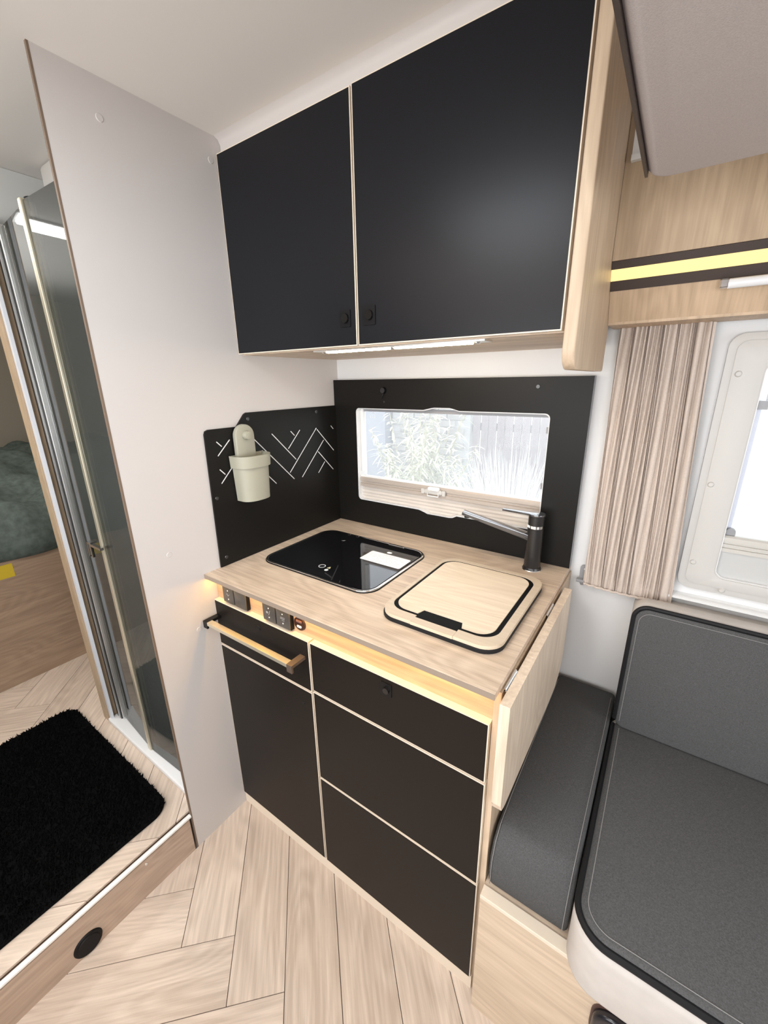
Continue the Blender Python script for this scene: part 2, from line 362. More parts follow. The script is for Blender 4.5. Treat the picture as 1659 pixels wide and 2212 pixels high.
# sockets
def socket(x0, x1, label, icons, blank):
    t = thing('double_socket', label, 'socket', 'socket plates on the control board')
    z0, z1 = 0.8165, 0.8745
    bm = plate(rr(x0, x1, z0, z1, 0.003), [], 'y', -0.6020, -0.5925)
    obj('surround', bm, black_pl, t, bevel=0.0012)
    w = (x1-x0)/2
    for k in (0, 1):
        a, b = x0+k*w+0.0022, x0+(k+1)*w-0.0022
        c = obj('cover', plate(rr(a, b, z0+0.003, z1-0.003, 0.003), [], 'y', -0.6065, -0.601), mat('anthracite_plastic', (0.065, 0.06, 0.055), 0.3), t, bevel=0.001, smooth=True)
        if blank and k == 1: continue
        cx, cz = (a+b)/2, (z0+z1)/2
        for dz in (0.0135, -0.0135): obj('indicator', CY((cx, -0.6065, cz+dz), 'y', 0.0019, 0.0019, -0.0004, n=12), whitep, c)
        bm = bmesh.new()
        if icons == 0: 
            tube([(cx-.007+i*.002, -0.6068, cz+.003*math.sin(i*1.2)) for i in range(8)], 0.0005, 5, bm=bm)
        elif k == 0: box(bm, cx-.010, cx-.004, -.6069, -.6062, cz-.0025, cz+.0025); tube([(cx-.001, -.6068, cz-.006), (cx+.003, -.6068, cz+.001), (cx+.001, -.6068, cz+.001), (cx+.005, -.6068, cz+.007)], .0006, 5, bm=bm)
        else:
            box(bm, cx-.009, cx+.007, -.6069, -.6062, cz-.0005, cz+.0005); box(bm, cx-.007, cx+.008, -.6069, -.6062, cz+.0035, cz+.0042); box(bm, cx-.003, cx+.006, -.6069, -.6062, cz-.0052, cz-.0045)
        obj('symbol', bm, mat('grey_print', (0.35, 0.36, 0.38), 0.6), c)
    return t
socket(0.047, 0.152, 'black double switch plate nearest the white partition, right half blank', 0, True)
socket(0.220, 0.325, 'black double switch plate beside the round charging socket, both halves marked', 1, False)
us = thing('charging_socket', 'small round black charging socket right of the switch plates', 'socket')
obj('bezel', CY((0.3475, -0.592, 0.8425), 'y', 0.0195, 0.0185, -0.004, n=32), mat('dark_red_black', (0.035, 0.014, 0.012), 0.3), us, smooth=True)
bm = bmesh.new(); plate(rr(0.338, 0.357, 0.847, 0.8525, 0.001), [], 'y', -0.5975, -0.596, bm); obj('port', bm, mat('port_red', (0.20, 0.10, 0.09), 0.4), us)
bm = bmesh.new(); plate(rr(0.340, 0.355, 0.832, 0.838, 0.002), [], 'y', -0.5975, -0.596, bm); obj('port', bm, whitep, us)

# ================================================================== WORKTOP
wt = thing('worktop', 'light oak worktop over the black kitchen cabinet', 'worktop')
WH = 0.9
obj('slab', B(0.0, 0.862, -0.626, -0.0015, 0.886, WH), oak_x, wt, bevel=0.0008)
obj('front_edge', B(0.0, 0.862, -0.6265, -0.6258, 0.8865, WH-0.0006), mat('worktop_edge', (0.26, 0.205, 0.16), 0.5), wt)
fp = [(-0.626, 0.8840), (-0.626, 0.655), (-0.618, 0.636), (-0.600, 0.628), (-0.270, 0.612)]
for i in range(9):
    a = PI*0.5*i/8; fp.append((-0.205+0.085*math.sin(a)-0.0, 0.695-0.083*math.cos(a)))
fp += [(-0.120, 0.8840)]
obj('flap', plate(fp, [], 'x', 0.871, 0.890), wood('oak_flap_lit', (0.78, 0.65, 0.51), (0.58, 0.46, 0.35), 'z'), wt, bevel=0.0008)['label'] = 'rounded drop leaf hanging from the right edge'  # paler oak: window light from the right put into the flap colour
for y in (-0.555, -0.26):
    bm = B(0.8625, 0.8705, y-0.032, y+0.032, 0.8805, 0.8835); cyl(bm, (0.8665, y-0.032, 0.884), 'y', 0.0028, 0.0028, 0.064, 12)
    obj('hinge', bm, chrome, wt)
ls = tag(obj('led_strip', B(0.004, 0.848, -0.6105, -0.6025, 0.8835, 0.8858), led_warm), 'warm light strip hidden under the front lip of the worktop', 'light strip')

# hob
hb = thing('hob', 'black glass-lidded hob sunk in the worktop by the partition', 'hob')
HX0, HX1, HY0, HY1 = 0.054, 0.477, -0.474, -0.150
obj('seal', plate(rr(HX0, HX1, HY0, HY1, 0.05, 8), [], 'z', WH, WH+0.002), black_rub, hb)
obj('steel_rim', plate(rr(HX0+.002, HX1-.002, HY0+.002, HY1-.002, 0.048, 8), [rr(HX0+.010, HX1-.010, HY0+.010, HY1-.010, 0.040, 8)[::-1]], 'z', WH+0.001, WH+0.0055), chrome, hb, bevel=0.001, smooth=True)
gl = obj('glass_lid', plate(rr(HX0+.011, HX1-.011, HY0+.011, HY1-.011, 0.039, 8), [], 'z', WH+0.001, WH+0.006), black_gl, hb)
for a, b in ((0.157, 0.166), (0.194, 0.203)): obj('lid_clip', B(a, b, -0.167, -0.160, WH+.006, WH+.008), chrome, hb)
obj('lid_hinge', B(0.33, 0.39, -0.167, -0.161, WH+.006, WH+.0085), chrome, hb, bevel=0.0015)
zt = WH+0.0062
def decal(name, pts, m, parent, z=zt, h=0.0003): return obj(name, plate(pts, [], 'z', z, z+h), m, parent)
lab = decal('warning_label', rr(0.316, 0.460, -0.306, -0.236, 0.006), mat('paper_white', (0.85, 0.85, 0.85), 0.7), hb)
bm = bmesh.new(); random.seed(3)
for r in range(6):
    x = 0.324
    y = -0.256-r*0.0085
    while x < 0.447:
        l = random.uniform(0.006, 0.016)
        if random.random() < 0.85: box(bm, x, min(x+l, 0.452), y, y+0.0013, zt+.0003, zt+.0005)
        x += l+0.004
obj('small_print', bm, mat('print_grey', (0.55, 0.55, 0.56), 0.8), lab)
bm = bmesh.new()
for k in range(7): box(bm, 0.366+k*0.0058, 0.366+k*0.0058+0.004, -0.2465, -0.2435, zt+.0003, zt+.0005)
obj('heading', bm, MAT['print_grey'], lab)
bm = bmesh.new(); plate([(0.372+0.009*math.cos(a*PI/12), -0.2225+0.006*math.sin(a*PI/12)) for a in range(24)], [], 'z', zt, zt+.0004, bm)
obj('round_mark', bm, MAT['paper_white'], hb)
cc = (0.259, -0.410)
obj('ring_mark', plate([(cc[0]+.011*math.cos(a*PI/12), cc[1]+.011*math.sin(a*PI/12)) for a in range(24)], [[(cc[0]+.0085*math.cos(a*PI/12), cc[1]+.0085*math.sin(a*PI/12)) for a in range(24)][::-1]], 'z', zt, zt+.0004), mat('print_light', (0.5, 0.5, 0.5), 0.6), hb)
decal('triangle_mark', [(0.279, -0.412), (0.291, -0.412), (0.285, -0.401)], mat('print_yellow', (0.55, 0.50, 0.28), 0.6), hb, h=.0004)
decal('round_mark', [(0.287+.006*math.cos(a*PI/8), -0.423+.006*math.sin(a*PI/8)) for a in range(16)], mat('print_pale', (0.62, 0.66, 0.66), 0.6), hb, h=.0004)
decal('flame_mark', [(0.176, -0.223), (0.184, -0.221), (0.186, -0.214), (0.181, -0.219)], MAT['print_light'], hb, h=.0004)

# sink with cover
sk = thing('sink_cover', 'oak chopping-board sink cover with black seal by the tap', 'sink')
SX0, SX1, SY0, SY1 = 0.545, 0.831, -0.532, -0.168
obj('black_base', plate(rr(SX0-.002, SX1+.001, SY0-.003, SY1, 0.045, 8), [], 'z', WH, WH+0.009), black_rub, sk, bevel=0.001)
g0, g1, h0, h1 = 0.5545, 0.8135, -0.504, -0.183
notch0, notch1, ny0, ny1 = 0.634, 0.736, -0.515, -0.474
outer = rr(SX0, SX1, SY0, SY1, 0.044, 8); inner = rr(g0, g1, h0, h1, 0.040, 8)
# inner hole widened by the grip notch on its front side
il = []
for p in inner:
    il.append(p)
k = max(i for i, p in enumerate(inner) if p[1] <= h0+1e-6 and p[0] < 0.65)
il = inner[:k+1]+[(notch0, h0), (notch0, ny0), (notch1, ny0), (notch1, h0)]+inner[k+1:]
obj('ring', plate(outer, [il[::-1]], 'z', WH+0.009, WH+0.017), wood('oak_ring', (0.64, 0.53, 0.40), (0.56, 0.45, 0.33), 'x'), sk, smooth=True, ang=30)
a0, a1, b0, b1 = g0+0.008, g1-0.011, h0+0.010, h1-0.007
pan = rr(a0, a1, b0, b1, 0.036, 8)
k = max(i for i, p in enumerate(pan) if p[1] <= b0+1e-6 and p[0] < 0.65)
pan = pan[:k+1]+[(notch0-.003, b0), (notch0+.004, ny1), (notch1-.004, ny1), (notch1+.003, b0)]+pan[k+1:]
obj('board', plate(pan, [], 'z', WH+0.009, WH+0.017), wood('oak_board_top', (0.80, 0.67, 0.51), (0.66, 0.53, 0.38), 'x'), sk)
rec = mat('recess_black', (0.004, 0.004, 0.004), 0.6, spec=0.1)
obj('seal', plate(inner, [], 'z', WH+0.0085, WH+0.0150), rec, sk)
obj('grip', plate(rr(notch0+.001, notch1-.001, ny0+.001, ny1-.001, 0.003), [], 'z', WH+0.0149, WH+0.0156), rec, sk)
obj('grip_lip', plate(rr(notch0, notch1, SY0-.003, ny0+.002, 0.002), [], 'z', WH+0.0105, WH+0.0178), MAT['oak_ring'], sk)

# tap
tp = thing('tap', 'black single-lever tap standing on the worktop behind the sink', 'tap')
tx, ty = 0.7715, -0.082
bm = bmesh.new(); cyl(bm, (tx, ty, WH), 'z', 0.027, 0.026, 0.002, 32); obj('base_ring', bm, chrome, tp, smooth=True)
blk_tap = mat('matt_black_metal', (0.014, 0.013, 0.013), 0.32, 0.0, coat=0.1)
bm = bmesh.new(); cyl(bm, (tx, ty, WH+.002), 'z', 0.0255, 0.0235, 0.006, 32); cyl(bm, (tx, ty, WH+.008), 'z', 0.0225, 0.0215, 0.117, 32)
obj('body', bm, blk_tap, tp, smooth=True)
obj('collar', CY((tx, ty, 1.0255), 'z', 0.0205, 0.0205, 0.009, n=32), chrome, tp, smooth=True)
bm = CY((tx, ty, 1.034), 'z', 0.0215, 0.0215, 0.026, n=32); obj('cartridge_cap', bm, blk_tap, tp, smooth=True)
lv = [(tx-0.096, ty-0.008), (tx-0.030, ty-0.013)] + [(tx+0.0225*math.cos(a), ty+0.0225*math.sin(a)) for a in [math.radians(-140+i*20) for i in range(15)]] + [(tx-0.030, ty+0.013), (tx-0.096, ty+0.008)]
obj('lever', plate(lv, [], 'z', 1.0605, 1.0665), mat('lever_satin', (0.10, 0.10, 0.105), 0.14, 0.55, spec=1.0, coat=1.0), tp, bevel=0.0012, smooth=True)
# spout: flat tapered bar rising towards the window side
bm = bmesh.new()
def bar(bm, p0, p1, w0, w1, h0, h1):
    p0, p1 = Vector(p0), Vector(p1); t = (p1-p0).normalized(); s = t.cross(Vector((0, 0, 1))).normalized(); u = s.cross(t)
    v = []
    for p, w, h in ((p0, w0, h0), (p1, w1, h1)):
        for a, b in ((-1, -1), (1, -1), (1, 1), (-1, 1)): v.append(bm.verts.new(p+s*a*w/2+u*b*h/2))
    for f in ((0, 1, 2, 3), (7, 6, 5, 4), (0, 4, 5, 1), (1, 5, 6, 2), (2, 6, 7, 3), (3, 7, 4, 0)): bm.faces.new([v[i] for i in f])
bar(bm, (tx-0.012, ty, 0.995), (tx-0.205, ty-0.035, 1.046), 0.030, 0.026, 0.017, 0.011)
obj('spout', bm, MAT['lever_satin'], tp, bevel=0.002, smooth=True)
bm = CY((tx-0.192, ty-0.0327, 1.0395), 'z', 0.008, 0.008, -0.009, n=16); obj('aerator', bm, blk_tap, tp, smooth=True)
bm = bmesh.new()
for k, a in enumerate((-150, -128, -104, -82, -60)):
    a = math.radians(a); x, y = tx+0.0207*math.cos(a), ty+0.0207*math.sin(a)
    box(bm, x-0.0022, x+0.0022, y-0.0006, y+0.0006, 1.0265, 1.0335)
obj('mark', bm, whitep, tp)

# ================================================================== SPLASHBACKS
sb = thing('side_splashback', 'black splashback on the partition with white slit pattern', 'splashback')
prof = [(-0.040, 0.9005), (-0.572, 0.9005)] + [(-0.566-0.0+0.012*(math.cos(a)+1)-0.0, 1.302-0.012+0.012*math.sin(a)) for a in (PI, PI*.75, PI*.5)] + [(-0.462, 1.302), (-0.432, 1.335), (-0.424, 1.339), (-0.028, 1.339), (-0.028, 0.9005)]
prof = prof[1:]
obj('panel', plate(prof, [], 'x', 0.0005, 0.006), black_pan, sb)
cuts = [((-.533,1.267),(-.519,1.253)),((-.491,1.268),(-.534,1.228)),((-.534,1.189),(-.519,1.173)),((-.491,1.191),(-.534,1.149)),((-.41,1.264),(-.257,1.108)),((-.379,1.222),(-.391,1.212)),
 ((-.336,1.268),(-.242,1.173)),((-.256,1.268),(-.241,1.253)),((-.215,1.268),(-.272,1.213)),((-.135,1.267),(-.273,1.133)),((-.132,1.262),(-.049,1.177)),((-.101,1.221),(-.219,1.107)),
 ((-.132,1.183),(-.057,1.106)),((-.101,1.142),(-.137,1.107)),((-.058,1.268),(-.046,1.256)),((-.41,1.186),(-.336,1.108))]
for (a, b) in cuts:
    a, b = Vector(a), Vector(b); t = (b-a).normalized(); n = Vector((-t.y, t.x))*0.0013
    pts = [a-n, b-n, b+t*.0008, b+n, a+n, a-t*.0008]
    obj('slit', plate([(p.x, p.y) for p in pts], [], 'x', 0.0058, 0.0066), whitep, sb)
for (y, z) in ((-.42, 1.321), (-.13, 1.323), (-.555, 1.11), (-.551, .927)):
    obj('screw', CY((0.006, y, z), 'x', 0.0055, 0.0045, 0.0015, n=16), mat('dark_screw', (0.06, 0.06, 0.06), 0.3, 0.5), sb, smooth=True)
# window surround splashback
ws = thing('window_splashback', 'black splashback panel framing the small kitchen window', 'splashback')
def hole_pts(off=0.0):
    x0, x1, z0, z1 = 0.0995-off, 0.7665+off, 0.995-off, 1.332+off; r = 0.014
    p = []
    p += [(x0+r*(1+math.cos(a)), z0+r*(1+math.sin(a))) for a in [PI+i*PI/8 for i in range(5)]]
    p += [(0.362, z0), (0.385, z0-0.006), (0.398, z0-0.011), (0.470, z0-0.011), (0.490, z0-0.008), (0.505, z0)]
    p += [(x1-r+r*math.cos(a), z0+r+r*math.sin(a)) for a in [1.5*PI+i*PI/8 for i in range(5)]]
    p += [(x1-r+r*math.cos(a), z1-r+r*math.sin(a)) for a in [i*PI/8 for i in range(5)]]
    p += [(0.500, z1), (0.478, z1+.006), (0.468, z1+.008), (0.415, z1+.008), (0.402, z1+.006), (0.375, z1)]
    p += [(x0+r+r*math.cos(a), z1-r+r*math.sin(a)) for a in [.5*PI+i*PI/8 for i in range(5)]]
    return p
obj('panel', plate(rect(0.002, 0.862, 0.9005, 1.4275), [hole_pts()[::-1]], 'y', -0.027, -0.0245), black_pan, ws)
bm = bmesh.new(); plate(rect(0.002, 0.862, 0.9005, 1.4275), [rect(0.03, 0.84, 0.93, 1.40)[::-1]], 'y', -0.0245, -0.0005, bm)
obj('spacer_frame', bm, greyp, ws)
hk = obj('knob', CY((0.224, -0.027, 1.392), 'y', 0.011, 0.009, -0.010, n=20), black_gl, ws, smooth=True)
bm = bmesh.new(); tube([(0.224, -0.030, 1.385), (0.222, -0.036, 1.374), (0.219, -0.036, 1.366)], 0.003, 8, bm=bm); obj('hook', bm, black_pl, ws, smooth=True)
obj('screw', CY((0.727, -0.027, 1.402), 'y', 0.006, 0.005, -0.002, n=16), MAT['dark_screw'], ws, smooth=True)
obj('screw', CY((0.224, -0.027, 1.355), 'y', 0.003, 0.0025, -0.0015, n=16), MAT['dark_screw'], ws, smooth=True)

# ---- window 1 (kitchen)
w1 = empty('window_1', kind='structure')
obj('frame', plate(rect(K[0]+.001, K[1]-.001, K[2]+.001, K[3]-.001), [hole_pts(-0.003)[::-1]], 'y', -0.0235, 0.029), whitep, w1)
obj('rail', B(0.1, 0.766, 0.002, 0.014, 1.319, 1.331), greyp, w1)
obj('rail', B(0.1035, 0.115, -0.004, 0.010, 1.10, 1.329), whitep, w1)
obj('pane', B(K[0]+.002, K[1]-.002, 0.024, 0.027, K[2]+.002, K[3]-.002), win_gl, w1)
mk = bmesh.new()
tube([(0.128, 0.0215, 1.296), (0.150, 0.0215, 1.296), (0.150, 0.0215, 1.309), (0.139, 0.0215, 1.316), (0.128, 0.0215, 1.309)], 0.0008, 5, closed=True, bm=mk)
obj('etched_mark', mk, whitep, w1)
bt = mat('taupe_blind_rail', (0.47, 0.41, 0.36), 0.4, 0.2)
bm = bmesh.new()
plate([(-0.016, 1.046), (-0.016, 1.056), (-0.010, 1.058), (-0.010, 1.064), (-0.015, 1.066), (-0.015, 1.076), (-0.011, 1.081), (0.004, 1.081), (0.004, 1.046)], [], 'x', 0.1035, 0.763, bm)
obj('blind_rail', bm, bt, w1)
obj('blind_rail_top', B(0.1035, 0.763, -0.012, 0.004, 1.081, 1.0865), whitep, w1)
bm = bmesh.new()
N = 10; vs = [[bm.verts.new((x, -0.006 + (0.003 if j % 2 else 0), 0.986+j*(1.046-0.986)/N)) for j in range(N+1)] for x in (0.1035, 0.763)]
for j in range(N): bm.faces.new((vs[0][j], vs[1][j], vs[1][j+1], vs[0][j+1]))
bmesh.ops.solidify(bm, geom=bm.faces, thickness=0.001)
obj('blind_cloth', bm, blind, w1)
bm = bmesh.new(); plate(rr(0.382, 0.448, 1.057, 1.073, 0.006), [], 'y', -0.026, -0.0165, bm)
lt = obj('catch', bm, creamp, w1, bevel=0.002, smooth=True)
bm = bmesh.new(); plate(rr(0.398, 0.440, 1.070, 1.082, 0.005), [], 'y', -0.031, -0.018, bm); obj('button', bm, whitep, lt, bevel=0.002, smooth=True)
bm = bmesh.new(); tube([(0.398, -0.028, 1.063), (0.398, -0.030, 1.052), (0.438, -0.030, 1.052), (0.438, -0.028, 1.063)], 0.0022, 8, bm=bm); obj('lever', bm, whitep, lt, smooth=True)
for x in (0.376, 0.454): bm = plate(rr(x-.006, x+.006, 1.055, 1.073, 0.003), [], 'y', -0.024, -0.016); obj('lug', bm, creamp, lt, bevel=0.001)
for z in (1.275, 1.115): obj('stay_clip', B(0.752, 0.765, 0.004, 0.014, z, z+0.018), greyp, w1)

# ---- window 2 (by the seat)
w2 = empty('window_2', kind='structure')
o_ = rr(1.113, 2.05, 0.915, 1.508, 0.028, 8); i_ = rr(1.183, 1.948, 0.956, 1.449, 0.022, 8)
fr = obj('frame', plate(o_, [i_[::-1]], 'y', -0.014, 0.0), creamp, w2, bevel=0.004, seg=3, smooth=True)
obj('raised_field', plate(rr(1.128, 2.03, 0.93, 1.493, 0.02, 8), [rr(1.181, 1.95, 0.954, 1.451, 0.022, 8)[::-1]], 'y', -0.0165, -0.0135), creamp, w2, bevel=0.0012, smooth=True)
for (x, z) in ((1.1395, 1.426), (1.1365, 1.182), (1.137, 0.986), (1.203, 0.9265)):
    obj('bolt_cap', CY((x, -0.0165, z), 'y', 0.0068, 0.0045, -0.003, n=20), creamp, w2, smooth=True)
obj('frame_reveal', plate(rr(1.1815, 1.9495, 0.9545, 1.4505, 0.022, 8), [rr(1.1845, 1.9465, 0.957, 1.4475, 0.02, 8)[::-1]], 'y', -0.013, 0.029), whitep, w2)
obj('pane', B(1.181, 1.949, 0.0225, 0.0255, 0.955, 1.45), win_gl, w2)
bm = bmesh.new(); plate([(-0.008, 1.022), (-0.008, 1.031), (-0.003, 1.032), (-0.003, 1.036), (-0.007, 1.037), (-0.007, 1.041), (-0.003, 1.042), (-0.003, 1.046), (-0.009, 1.047), (-0.009, 1.058), (-0.004, 1.062), (0.006, 1.062), (0.006, 1.022)], [], 'x', 1.1845, 1.9465, bm)
obj('blind_rail', bm, mat('taupe_rail_light', (0.56, 0.54, 0.50), 0.4, 0.2), w2)
obj('blind_cloth', B(1.1845, 1.9465, -0.0025, 0.0, 0.957, 1.023), mat('blind_pale', (0.50, 0.50, 0.49), 0.8), w2)
obj('pillar', B(1.185, 1.195, 0.010, 0.020, 1.062, 1.37), mat('lilac_grey', (0.62, 0.65, 0.74), 0.4), w2)
obj('stay_clip', B(1.186, 1.203, -0.002, 0.009, 1.352, 1.370), greyp, w2)
bm = plate(rr(1.186, 1.204, 1.063, 1.079, [0.001, 0.001, 0.008, 0.008]), [], 'y', -0.002, 0.009); obj('stay_clip', bm, greyp, w2)
obj('window_sill', plate([(-0.001, 0.893), (-0.020, 0.893), (-0.026, 0.889), (-0.026, 0.884), (-0.020, 0.880), (-0.001, 0.880)], [], 'x', 1.04, 2.1), mat('silver_white', (0.86, 0.86, 0.85), 0.25, 0.2), w2, smooth=True)
obj('roof_edge', B(1.2, 1.9, 0.012, 0.020, 1.43, 1.448), greyp, w2)

# ================================================================== HANGING BIN
bn = thing('hanging_bin', 'sage green plastic cup hanging on the slit-patterned splashback', 'bin')
by = -0.4435
hp = [(by-0.039, 1.18), (by+0.025, 1.18)] + [(by-0.007+0.032*math.cos(a), 1.277+0.032*math.sin(a)) for a in [i*PI/14 for i in range(15)]]
obj('hanger', plate(hp, [], 'x', 0.010, 0.026), bin_m, bn, bevel=0.0025, smooth=True, ang=50)
bm = CY((0.026, by-0.005, 1.278), 'x', 0.0130, 0.0115, 0.014, n=24); obj('peg', bm, bin_m, bn, smooth=True, bevel=0.001)
def dcup(bm, z0, z1, s0, s1, hollow=True, t=0.0025, x0=0.0085):
    def ring(z, s, inset=0):
        pts = []; hw = 0.0565*s-inset; dp = 0.066*s-inset*2
        r = 0.008
        pts.append((x0+inset, by-hw)); 
        for i in range(17):
            a = -PI/2+PI*i/16
            ca, sa = math.cos(a), math.sin(a)
            pts.append((x0+0.022+(dp-0.022)*abs(ca)**0.85, by+hw*(abs(sa)**0.8)*(1 if sa >= 0 else -1)))
        pts.append((x0+inset, by+hw))
        return [bm.verts.new((p[0], p[1], z)) for p in pts]
    R = [ring(z0, s0), ring(z1, s1)]
    if hollow: R += [ring(z1, s1, t), ring(z0+t, s0, t)]
    n = len(R[0])
    for a, b in zip(R[:-1], R[1:]):
        for i in range(n): bm.faces.new((a[i], a[(i+1) % n], b[(i+1) % n], b[i]))
    bm.faces.new(R[0][::-1]); bm.faces.new(R[-1])
bm = bmesh.new(); dcup(bm, 1.088, 1.190, 0.83, 0.90); obj('cup', bm, bin_m, bn, smooth=True, ang=40)
bm = bmesh.new(); dcup(bm, 1.1885, 1.2225, 1.0, 1.03); obj('rim', bm, bin_m, bn, smooth=True, ang=40)

# ================================================================== LOCKER VALANCE + LIGHT
va = thing('overhead_locker', 'oak overhead locker with dark light profile above the curtain', 'locker')
X0, X1 = 0.8875, 2.1
obj('upper_panel', B(X0, X1, -0.175, -0.165, 1.645, 1.999), oak_dk, va)
def slant(y0, z0, y1, z1, t, name, m, xa=X0, xb=X1, lift=0.0, parent=va):
    d = Vector((y1-y0, z1-z0)).normalized(); n = Vector((-d.y, d.x))
    if n.x > 0: n = -n
    a = Vector((y0, z0))+n*lift; b = Vector((y1, z1))+n*lift
    pts = [(a.x, a.y), (b.x, b.y), (b.x-n.x*t, b.y-n.y*t), (a.x-n.x*t, a.y-n.y*t)]
    return obj(name, plate(pts, [], 'x', xa, xb), m, parent)
slant(-0.1715, 1.6455, -0.146, 1.595, 0.012, 'dark_profile', brown, lift=0.003)
slant(-0.1635, 1.6325, -0.1545, 1.613, 0.002, 'light_diffuser', led_val, lift=0.0045)
slant(-0.146, 1.594, -0.116, 1.537, 0.012, 'lower_board', wood('oak_valance', (0.60, 0.44, 0.30), (0.42, 0.305, 0.20), 'yz'))
slant(-0.116, 1.5378, -0.020, 1.5378, 0.006, 'underside', MAT['oak_valance'])
rl = thing('reading_lamp', 'small clear-ended silver light bar below the dark profile', 'lamp')
bm = bmesh.new(); tube([(1.083, -0.158, 1.583), (1.6, -0.158, 1.583)], 0.0085, 12, bm=bm)
obj('tube', bm, mat('frosted_clear', (0.75, 0.75, 0.76), 0.25), rl, smooth=True)
obj('end_cap', B(1.070, 1.084, -0.167, -0.149, 1.575, 1.592), chrome, rl, bevel=0.003)
vt = thing('wall_vent', 'white trim strip on the wall above the oak locker edge', 'trim strip')
bm = bmesh.new(); box(bm, 0.8975, 0.935, -0.180, -0.1755, 1.815, 1.90)
obj('strip', bm, whitep, vt); obj('lower_lip', B(0.8975, 0.935, -0.186, -0.1755, 1.806, 1.8155), whitep, vt)

# drop-down bed underside
db = thing('drop_down_bed', 'grey felt-covered underside of the drop-down bed at upper right', 'bed')
bm = plate(rr(0.957, 2.2, -2.05, -0.425, [0.03]*4, 6), [], 'z', 1.683, 1.86)
obj('padded_underside', bm, bedfab, db, bevel=0.012, seg=3, smooth=True)
obj('edge_profile', B(0.9550, 0.9585, -2.0, -0.453, 1.6815, 1.695), brown, db)

# ================================================================== CURTAIN
ct = thing('curtain', 'beige pleated curtain gathered beside the seat window', 'curtain')
bm = bmesh.new(); NX, NZ = 260, 26; random.seed(11)
ph = [0]
folds = [0.0]
while folds[-1] < 1: folds.append(folds[-1]+(random.uniform(0.020, 0.050) if folds[-1] < 0.82 else 0.06))
amp = [random.uniform(0.5, 1.15) for _ in folds]
def fold(u):
    for i in range(len(folds)-1):
        if folds[i] <= u <= folds[i+1]:
            t = (u-folds[i])/(folds[i+1]-folds[i]); s = math.sin(PI*t)
            return amp[i]*(s**0.55)
    return 0
G = []
for j in range(NZ+1):
    v = j/NZ; z = 0.868+v*(1.548-0.868); row = []
    for i in range(NX+1):
        u = i/NX
        xl, xr = 0.902+0.0*v, 1.108-0.022*v
        sag = -0.005*math.sin(PI*u)*(1-v)**4
        f = fold(min(1, max(0, u+0.012*math.sin(3*v+u*5))))
        A = 0.0165*(1.0 if v > 0.08 else 0.45+0.55*v/0.08)
        jit = 0.0016*math.sin(u*170+j*0.4)*(1 if v < 0.07 else 0.0)
        row.append(bm.verts.new((xl+(xr-xl)*u+0.004*math.sin(u*40+v*3), -0.024-A*f+jit, z+sag-0.006*(1-v)*u*0)))
    G.append(row)
for j in range(NZ):
    for i in range(NX): bm.faces.new((G[j][i], G[j][i+1], G[j+1][i+1], G[j+1][i]))
obj('cloth', bm, curt, ct, smooth=True, ang=180)
bm = bmesh.new(); tube([(0.905+i*0.0066, -0.036+0.003*math.sin(i*2.1), 0.869-0.0045*math.sin(PI*i/30)) for i in range(31)], 0.0032, 8, bm=bm)
obj('hem', bm, curt, ct, smooth=True)
cb = thing('curtain_bracket', 'small grey bracket holding the lower left curtain corner', 'bracket')
bm = plate(rr(0.889, 0.910, 0.866, 0.912, [0.002, 0.002, 0.009, 0.009]), [], 'y', -0.010, -0.0005); obj('plate', bm, greyp, cb, bevel=0.001)
bm = bmesh.new(); box(bm, 0.884, 0.906, -0.028, -0.010, 0.866, 0.874); obj('arm', bm, greyp, cb, bevel=0.001)
obj('screw', CY((0.9015, -0.010, 0.902), 'y', 0.003, 0.003, -0.001, n=12), whitep, cb)
bm = CY((0.900, -0.018, 0.866), 'z', 0.0085, 0.005, -0.009, n=20); obj('nut', bm, greyp, cb, smooth=True)

# ================================================================== SEATING
bb = thing('bench_box', 'pale oak bench box under the grey cushions', 'bench')
obj('front_panel', B(0.8665, 2.1, -0.628, -0.612, 0.0, 0.383), wood('oak_bench', (0.66, 0.53, 0.40), (0.50, 0.39, 0.285), 'x', scale=0.8), bb)
obj('top_lip', B(0.8665, 2.1, -0.630, -0.606, 0.383, 0.393), rim_m, bb, bevel=0.001)
obj('top_board', B(0.8665, 2.1, -0.606, -0.002, 0.372, 0.390), oak_x, bb)
gp = thing('grip_handle', 'glossy black rounded handle low on the bench front', 'handle')
bm = plate(rr(1.094, 1.215, 0.215, 0.331, [0.05, 0.05, 0.02, 0.035], 8), [], 'y', -0.646, -0.628)
obj('shell', bm, mat('black_handle', (0.012, 0.012, 0.016), 0.22), gp, bevel=0.007, seg=3, smooth=True)
obj('shell_flange', plate(rr(1.091, 1.218, 0.212, 0.334, [0.05, 0.05, 0.02, 0.035], 8), [], 'y', -0.6305, -0.6275), mat('brown_flange', (0.09, 0.05, 0.04), 0.4), gp)

def cushion(name, outline, axis_pts, m, parent, bev, seg=4, axis='z', a0=0, a1=1):
    return obj(name, plate(outline, [], axis, a0, a1), m, parent, bevel=bev, seg=seg, smooth=True, ang=60)
sc = thing('side_cushion', 'narrow dark grey cushion between the cabinet and the seat', 'cushion')
bm = bmesh.new()
